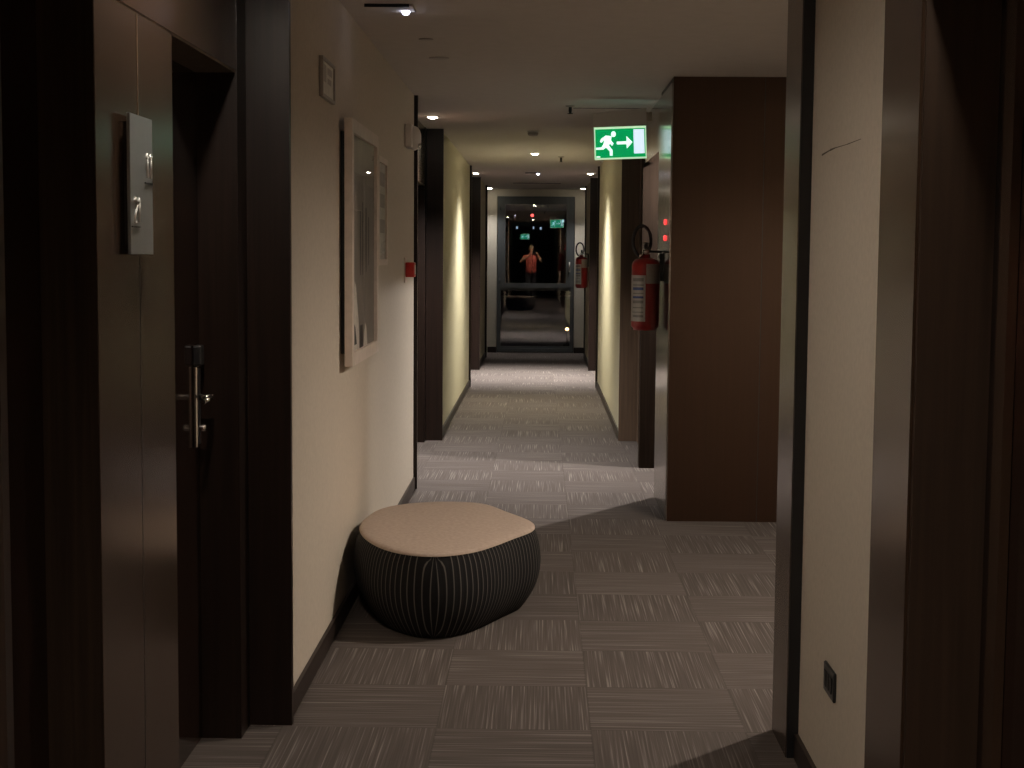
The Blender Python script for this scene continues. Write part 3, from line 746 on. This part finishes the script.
skinned('trousers', tr, M['jeans'], pe, 0, 2)
for s_ in (-1, 1):
    skinned('shoe', [[('h', (s_*.105, -.05, .045), (.044, .045)), ('m', (s_*.11, .04, .045), (.046, .045)), ('t', (s_*.12, .15, .032), (.046, .032))]], M['shoe'], pe, 0, 2)
    for k in range(4):
        z = .030-.018*k
        chain = [(.10+s_*.114, .402, 1.535+z), (.10+s_*(.102), .432, 1.540+z), (.10+s_*(.082-.003*k), .453, 1.542+z), (.10+s_*(.056-.003*abs(k-1)), .452, 1.542+z)]
        skinned('finger', [[('a', chain[0], .010), ('b', chain[1], .009), ('c', chain[2], .008), ('d', chain[3], .007)]], M['skin'], pe, 0, 1)
    skinned('thumb', [[('a', (.10+s_*.112, .395, 1.53), .012), ('b', (.10+s_*.085, .402, 1.548), .010), ('c', (.10+s_*.055, .411, 1.552), .008)]], M['skin'], pe, 0, 1)
hr = MB().lathe([(.089, -.035), (.094, .0), (.088, .04), (.065, .075), (.03, .092), (0, .095)], (0, .0, 1.695), 24); hr.build('hair', M['hair'], pe)
MB().lathe([(0, .026), (.010, .02), (.013, .0), (0, -.01)], (0, .105, 1.635), 10, 'Y').build('nose', M['skin'], pe)
for s_ in (-1, 1):
    MB().lathe([(0, .008), (.009, .004), (.011, 0)], (s_*.032, .108, 1.668), 12, 'Y').build('eye', M['jeans'], pe)
    MB().lathe([(0, -.008), (.020, -.006), (.026, 0), (.020, .006), (0, .008)], (s_*.088, .015, 1.65), 14, 'X').build('ear', M['skin'], pe)
MB().box(-.022, .022, .098, .108, 1.592, 1.599, .002).build('mouth', M['redp'], pe)
ph = thing('phone', 'dark phone held up in both hands, mirrored in the window', 'phone', (0, -.030, 1.556))
MB().box(-.075, .075, -.004, .004, -.037, .037, .003).build('phone_body', M['black'], ph)
MB().lathe([(.009, 0), (.009, .003), (0, .003)], (.055, .004, .022), 16, 'Y').build('lens_ring', M['chrome'], ph)

# ------------------------------------------------------------------ world
wd = bpy.data.worlds.new('night'); S.world = wd; wd.use_nodes = True
nt = wd.node_tree; bg = nt.nodes['Background']
tc = N(nt, 'ShaderNodeTexCoord'); sx = N(nt, 'ShaderNodeSeparateXYZ'); nt.links.new(tc.outputs['Generated'], sx.inputs[0])
rp = N(nt, 'ShaderNodeValToRGB'); rp.color_ramp.elements[0].color = (.004, .004, .006, 1); rp.color_ramp.elements[1].color = (.001, .0012, .003, 1)
nt.links.new(sx.outputs[2], rp.inputs[0]); nt.links.new(rp.outputs[0], bg.inputs[0]); bg.inputs[1].default_value = 1.

# ------------------------------------------------------------------ camera
F, R, H = 1540., .0078, 1.556
VX, VY = 540.5, 254.5
x0 = (VX-512)+R*(VY-384); y0 = (VY-384)-R*(VX-512)
f = Vector((x0, y0, F)).normalized()                     # corridor axis in the un-rolled camera (x right, y down, z ahead)
up = Vector((0, -f.z, f.y)).normalized(); rt = Vector((1, 0, 0)); rt = (rt-f*rt.dot(f)); rt = rt-up*rt.dot(up); rt.normalize()
def W(c): return Vector((rt.dot(c), f.dot(c), up.dot(c)))
# camera axes (rolled) in un-rolled coordinates
cx_ = Vector((1, -R, 0)).normalized(); cy_ = Vector((R, 1, 0)).normalized()
right, down, fwd = W(cx_), W(cy_), W(Vector((0, 0, 1)))
cam = bpy.data.cameras.new('camera'); co = bpy.data.objects.new('camera', cam); COL.objects.link(co)
m = Matrix.Identity(4)
for i in range(3): m[i][0] = right[i]; m[i][1] = -down[i]; m[i][2] = -fwd[i]
m[0][3], m[1][3], m[2][3] = 0, 0, H
co.matrix_world = m
cam.sensor_fit = 'HORIZONTAL'; cam.sensor_width = 36.; cam.lens = F/1024*36.; cam.clip_start = .02; cam.clip_end = 300
S.camera = co

S.view_settings.view_transform = 'Standard'; S.view_settings.look = 'None'; S.view_settings.exposure = 0.; S.view_settings.gamma = 1.
S.cycles.use_denoising = True
S.cycles.max_bounces = 10; S.cycles.diffuse_bounces = 5; S.cycles.glossy_bounces = 5; S.cycles.transparent_max_bounces = 12
S.cycles.sample_clamp_indirect = 4.; S.cycles.caustics_reflective = False; S.cycles.caustics_refractive = False
